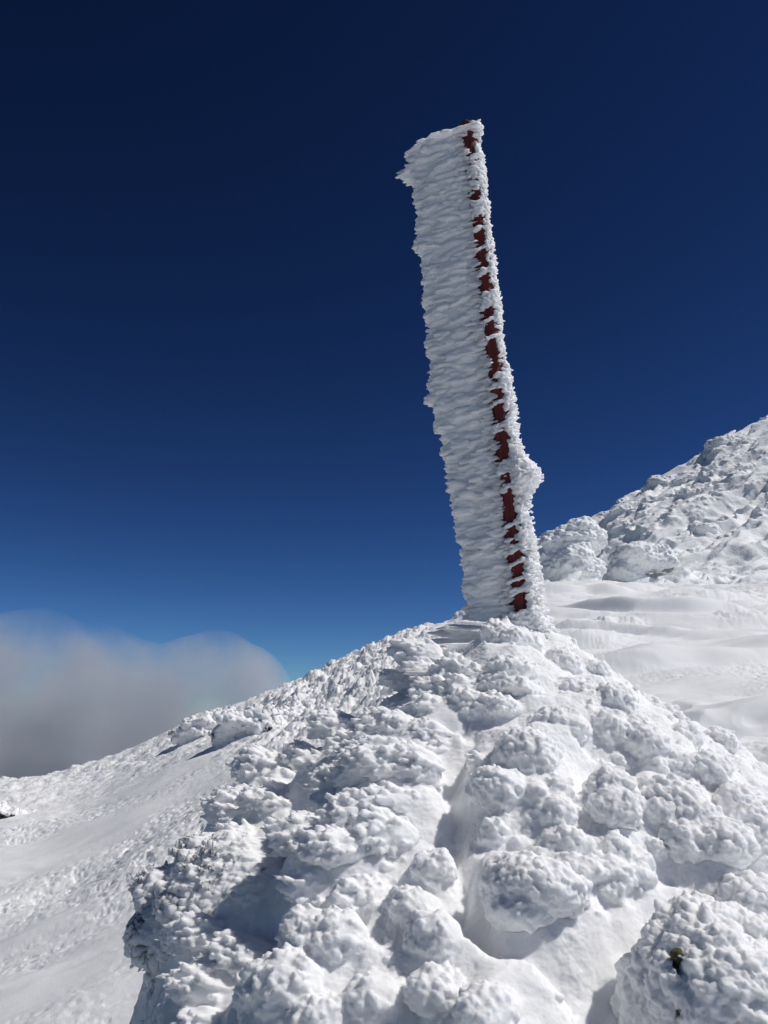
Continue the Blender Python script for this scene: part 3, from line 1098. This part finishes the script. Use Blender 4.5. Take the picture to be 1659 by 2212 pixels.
# collar where the pole leaves the cairn
n = 1700
s = rng.uniform(-.20, .04, n)
ang = rng.uniform(0, 2 * math.pi, n)
rr = PR + (.014 + .32 * np.clip(-s, 0, 1) ** .9) * rng.random(n) + .01
d = W * (np.cos(ang) * .6 + .3)[:, None] + FN * (np.sin(ang))[:, None] + AX * .2
kr = rng.uniform(.007, .013, n)
S.ellipsoids(pp(s, np.cos(ang) * rr * 1.3, np.sin(ang) * rr), d, kr * 2.0, kr, kr * .8)
p, q = S.skin(.0034, 1)
p = roughen(p, q, .6, cell=.010, w=W, long=1.8)
make_mesh('rime_crust', p, q, RIME, POLE)
print('crust', len(p), time.time() - T0)


# ------------------------------------------------------------------ rocks on the slope
def outcrop(name, label, cat, c, rad, w, kr, n, voxel, extra=(), group=None, mat=RIME, rough=.24, stone=None):
    c, rad, kr, voxel = np.array(c) * KT, np.array(rad) * KT, kr * KT, voxel * KT
    extra = [(a * KT, b_ * KT, d_ * KT, e_ * KT, f_) for a, b_, d_, e_, f_ in extra]
    stone = [tuple(KT * a for a in t_) for t_ in stone] if stone else None
    E = empty(name, np.array(c) - [0, 0, rad[2]])
    tag(E, label, cat, group)
    S = Soup()
    lump(S, c, rad, w, n, kr, cover=-.7, spread=.9, relief=.4, k=1.0)
    for (dx, dy, dz, s, k) in extra:
        lump(S, np.array(c) + [dx, dy, dz], (s * 1.3, s, s * .8), w, k, kr, cover=-.6, spread=.9, relief=.5, k=.7)
    p, q = S.skin(voxel, 1)
    sc = 1.2 / max(rad)
    n_ = normals(p, q)
    h = rough * max(rad) * fbm(p * sc * [1.0, 1.0, 1.8] + np.array(c, np.float32), 4, .55)
    for cell, a_ in ((.22, .20), (.10, .10)):
        dd = np.minimum(worley3(p * sc / 1.2 / cell * [1, 1, 1.4]), 1)
        h += rough * a_ * max(rad) * (1 - dd)
    p = (p + n_ * h[:, None]).astype(np.float32)
    make_mesh('rime_crust', p, q, mat, E)
    if stone is not None:
        for (dx, dy, dz, s) in stone:
            S2 = Soup()
            S2.ellipsoids(np.array([np.array(c) + [dx, dy, dz]]), np.array([[1.0, .3, .1]]), s * 1.5, s, s * .8, sub=3)
            pp_, qq = S2.skin(s / 14, 1)
            pp_ = pp_ + normals(pp_, qq) * (.6 * s * fbm(pp_ / s * .9, 4))[:, None]
            make_mesh('bare_stone', pp_, qq, ROCK, E)
    return E


def gz_at(x, y):
    return float(ground_base(x, y))


def foot(u, v):
    """where a bearing meets the unscaled slope"""
    g = hit(u, v, ground_unit, 4.0, 22.0)
    print('foot', u, v, g)
    return g


WL = (-.85, -.45, .15)
# near left: a rime-covered rock that throws its shadow to the left
c = foot(560, 1592) + [0, .22, .20]
outcrop('rime_covered_rock', 'low rime covered rock on the left slope with a small dark hole in its front', 'rock', c - [0, 0, .10], (.55, .30, .19), WL, .026, 600, .012,
        [(.35, .1, .10, .18, 120), (-.30, -.05, -.06, .20, 140)], stone=[(.13, -.30, -.02, .05), (.06, -.29, -.06, .035)])
c = foot(432, 1590) + [0, .2, .19]
outcrop('rime_covered_rock', 'bright snow plastered rock at the edge of the left skyline', 'rock', c - [0, 0, .08], (.30, .22, .20), WL, .026, 300, .014,
        [(.28, .1, .10, .2, 90), (-.2, -.02, -.12, .16, 70)])
c = foot(0, 1766) + [0, .16, .085]
outcrop('half_buried_rock', 'dark half buried rock with a snow cap at the left edge', 'rock', c - [0, 0, .05], (.46, .25, .06), WL, .024, 420, .011,
        [(.28, .05, -.03, .05, 60), (.05, -.1, -.01, .07, 80)], stone=[(-.04, -.22, -.045, .065), (.16, -.20, -.03, .035)])
WF = (-.75, -.6, .15)
for (u, v, y, ru, rv, label, ex) in [
    (1228, 1212, 29.5, 48, 54, 'big rounded rime outcrop standing beside the pole at the foot of the hillside', [(a1 / FPX * 29.5, b1, -c1 / FPX * 29.5, d1 / FPX * 29.5, 240) for a1, b1, c1, d1 in ((34, 0, -62, 34), (44, .1, -78, 20), (-28, 0, -34, 34), (-40, 0, 16, 28), (-46, 0, -6, 27), (58, .2, -48, 22), (80, .4, -62, 13), (40, 0, 20, 34), (10, -.1, -50, 32))]),
    (1390, 1206, 31.5, 74, 26, 'knobbly rime outcrop low on the hillside, right of the big rounded one', [(-.7, .0, -.5, .55, 90), (.8, .1, .05, .5, 90)]),
    (1450, 1056, 44.5, 62, 20, 'rime outcrop bulging from the middle of the hillside skyline', [(-.9, 0, -.3, .5, 60), (.9, .1, .35, .5, 60)]),
    (1575, 976, 44.5, 60, 24, 'rime outcrop near the top right of the hillside skyline', [(.9, .1, .4, .6, 60), (-.8, 0, -.3, .6, 60)]),
    (1530, 1150, 35, 50, 12, 'flat rime ledge on the open face of the hillside', []),
]:
    c = at(u, v, y)
    a, h = ru / FPX * y, rv / FPX * y
    for _ in range(9):
        dq = unit(rng.normal(size=3))
        dq[1] = -abs(dq[1])
        ex = ex + [(dq[0] * a * .8, dq[1] * max(h, a * .6) * .6, dq[2] * h * .7, h * rng.uniform(.2, .4), 90)]
    outcrop('rime_outcrop', label, 'outcrop', c, (a, max(h, a * .6), h), WF, .055 * y / 30, 1100, .036, ex, 'rime outcrops on the hillside', FARSNOW, rough=.16)
print('rocks', time.time() - T0)

# ------------------------------------------------------------------ cloud bank
S = Soup()
CD = 200.0
for (u, v, r) in [(-500, 1700, 330), (-300, 1560, 230), (-120, 1540, 230), (60, 1560, 225), (200, 1620, 240), (330, 1640, 220), (450, 1560, 170),
                  (480, 1660, 200), (-60, 1750, 320), (250, 1780, 300), (480, 1800, 230), (-350, 1850, 350), (60, 1420, 120), (200, 1430, 90), (440, 1455, 95), (-150, 1400, 120)]:
    c = at(u, v, CD)
    rr = r / FPX * CD
    S.ellipsoids(c[None], np.array([[1.0, 0, 0]]), rr * 1.1, rr * .8, rr, sub=3)
p, q = S.skin(2.0, 3)
p = p + normals(p, q) * (2.2 * fbm(p * .05, 3))[:, None]
CL, nt, b = nodes_of('cloud')
nt.nodes.remove(b)
N, L = nt.nodes.new, nt.links.new
out = nt.nodes['Material Output']
pv = N('ShaderNodeVolumePrincipled')
pv.inputs['Color'].default_value = (.88, .91, .96, 1)
pv.inputs['Anisotropy'].default_value = .3
tc = N('ShaderNodeTexCoord')
nz = N('ShaderNodeTexNoise')
nz.inputs['Scale'].default_value = .06
nz.inputs['Detail'].default_value = 4
L(tc.outputs['Object'], nz.inputs['Vector'])
mr = N('ShaderNodeMapRange')
mr.inputs['From Min'].default_value = .40
mr.inputs['From Max'].default_value = .66
mr.inputs['To Min'].default_value = .012
mr.inputs['To Max'].default_value = .13
L(nz.outputs['Fac'], mr.inputs['Value'])
sx = N('ShaderNodeSeparateXYZ')
L(tc.outputs['Object'], sx.inputs['Vector'])
mz = N('ShaderNodeMapRange')
mz.interpolation_type = 'SMOOTHSTEP'
mz.inputs['From Min'].default_value = 33
mz.inputs['From Max'].default_value = 4
mz.inputs['To Min'].default_value = .0
mz.inputs['To Max'].default_value = 1.6
L(sx.outputs['Z'], mz.inputs['Value'])
mm_ = N('ShaderNodeMath')
mm_.operation = 'MULTIPLY'
L(mr.outputs['Result'], mm_.inputs[0])
L(mz.outputs['Result'], mm_.inputs[1])
L(mm_.outputs['Value'], pv.inputs['Density'])
L(pv.outputs['Volume'], out.inputs['Volume'])
o = make_mesh('cloud', p, q, CL)
tag(o, 'soft grey cloud bank rising behind the left slope', 'cloud')

# ------------------------------------------------------------------ light and sky
SUNDIR = unit(np.array([.60, -.05, .80]))
el = math.asin(SUNDIR[2])
world = bpy.data.worlds.new('World')
scene.world = world
world.use_nodes = True
wn = world.node_tree
bg = wn.nodes['Background']
sky = wn.nodes.new('ShaderNodeTexSky')
sky.sky_type = 'NISHITA'
sky.sun_disc = False
sky.sun_elevation = el
sky.sun_rotation = math.atan2(SUNDIR[0], SUNDIR[1])
sky.altitude = 3000
sky.air_density = 1.0
sky.dust_density = 0.0
sky.ozone_density = 4.0
gm_ = wn.nodes.new('ShaderNodeGamma')
gm_.inputs['Gamma'].default_value = 2.1
wn.links.new(sky.outputs['Color'], gm_.inputs['Color'])
hs = wn.nodes.new('ShaderNodeHueSaturation')
hs.inputs['Saturation'].default_value = .985
hs.inputs['Hue'].default_value = .496
wn.links.new(gm_.outputs['Color'], hs.inputs['Color'])
wn.links.new(hs.outputs['Color'], bg.inputs['Color'])
bg.inputs['Strength'].default_value = .0079

sun = bpy.data.lights.new('sun', 'SUN')
sun.energy = 3.2
sun.angle = R(.5)
sun.color = (1, .97, .93)
so = bpy.data.objects.new('sun', sun)
so.rotation_euler = Vector(SUNDIR.tolist()).to_track_quat('Z', 'Y').to_euler()
COL.objects.link(so)

cam = bpy.data.cameras.new('camera')
cam.sensor_fit = 'VERTICAL'
cam.sensor_height = 36
cam.lens = FPX / 2212 * 36
cam.clip_start = .05
cam.clip_end = 10000
co = bpy.data.objects.new('camera', cam)
co.rotation_euler = (math.pi / 2 + PITCH, 0, 0)
COL.objects.link(co)
scene.camera = co

scene.render.engine = 'CYCLES'
scene.cycles.max_bounces = 10
scene.cycles.diffuse_bounces = 6
scene.cycles.volume_bounces = 3
scene.cycles.volume_step_rate = 2.0
scene.cycles.use_denoising = True
scene.view_settings.view_transform = 'Standard'
scene.view_settings.look = 'None'
scene.view_settings.exposure = 0
scene.view_settings.gamma = 1
print('done', time.time() - T0)
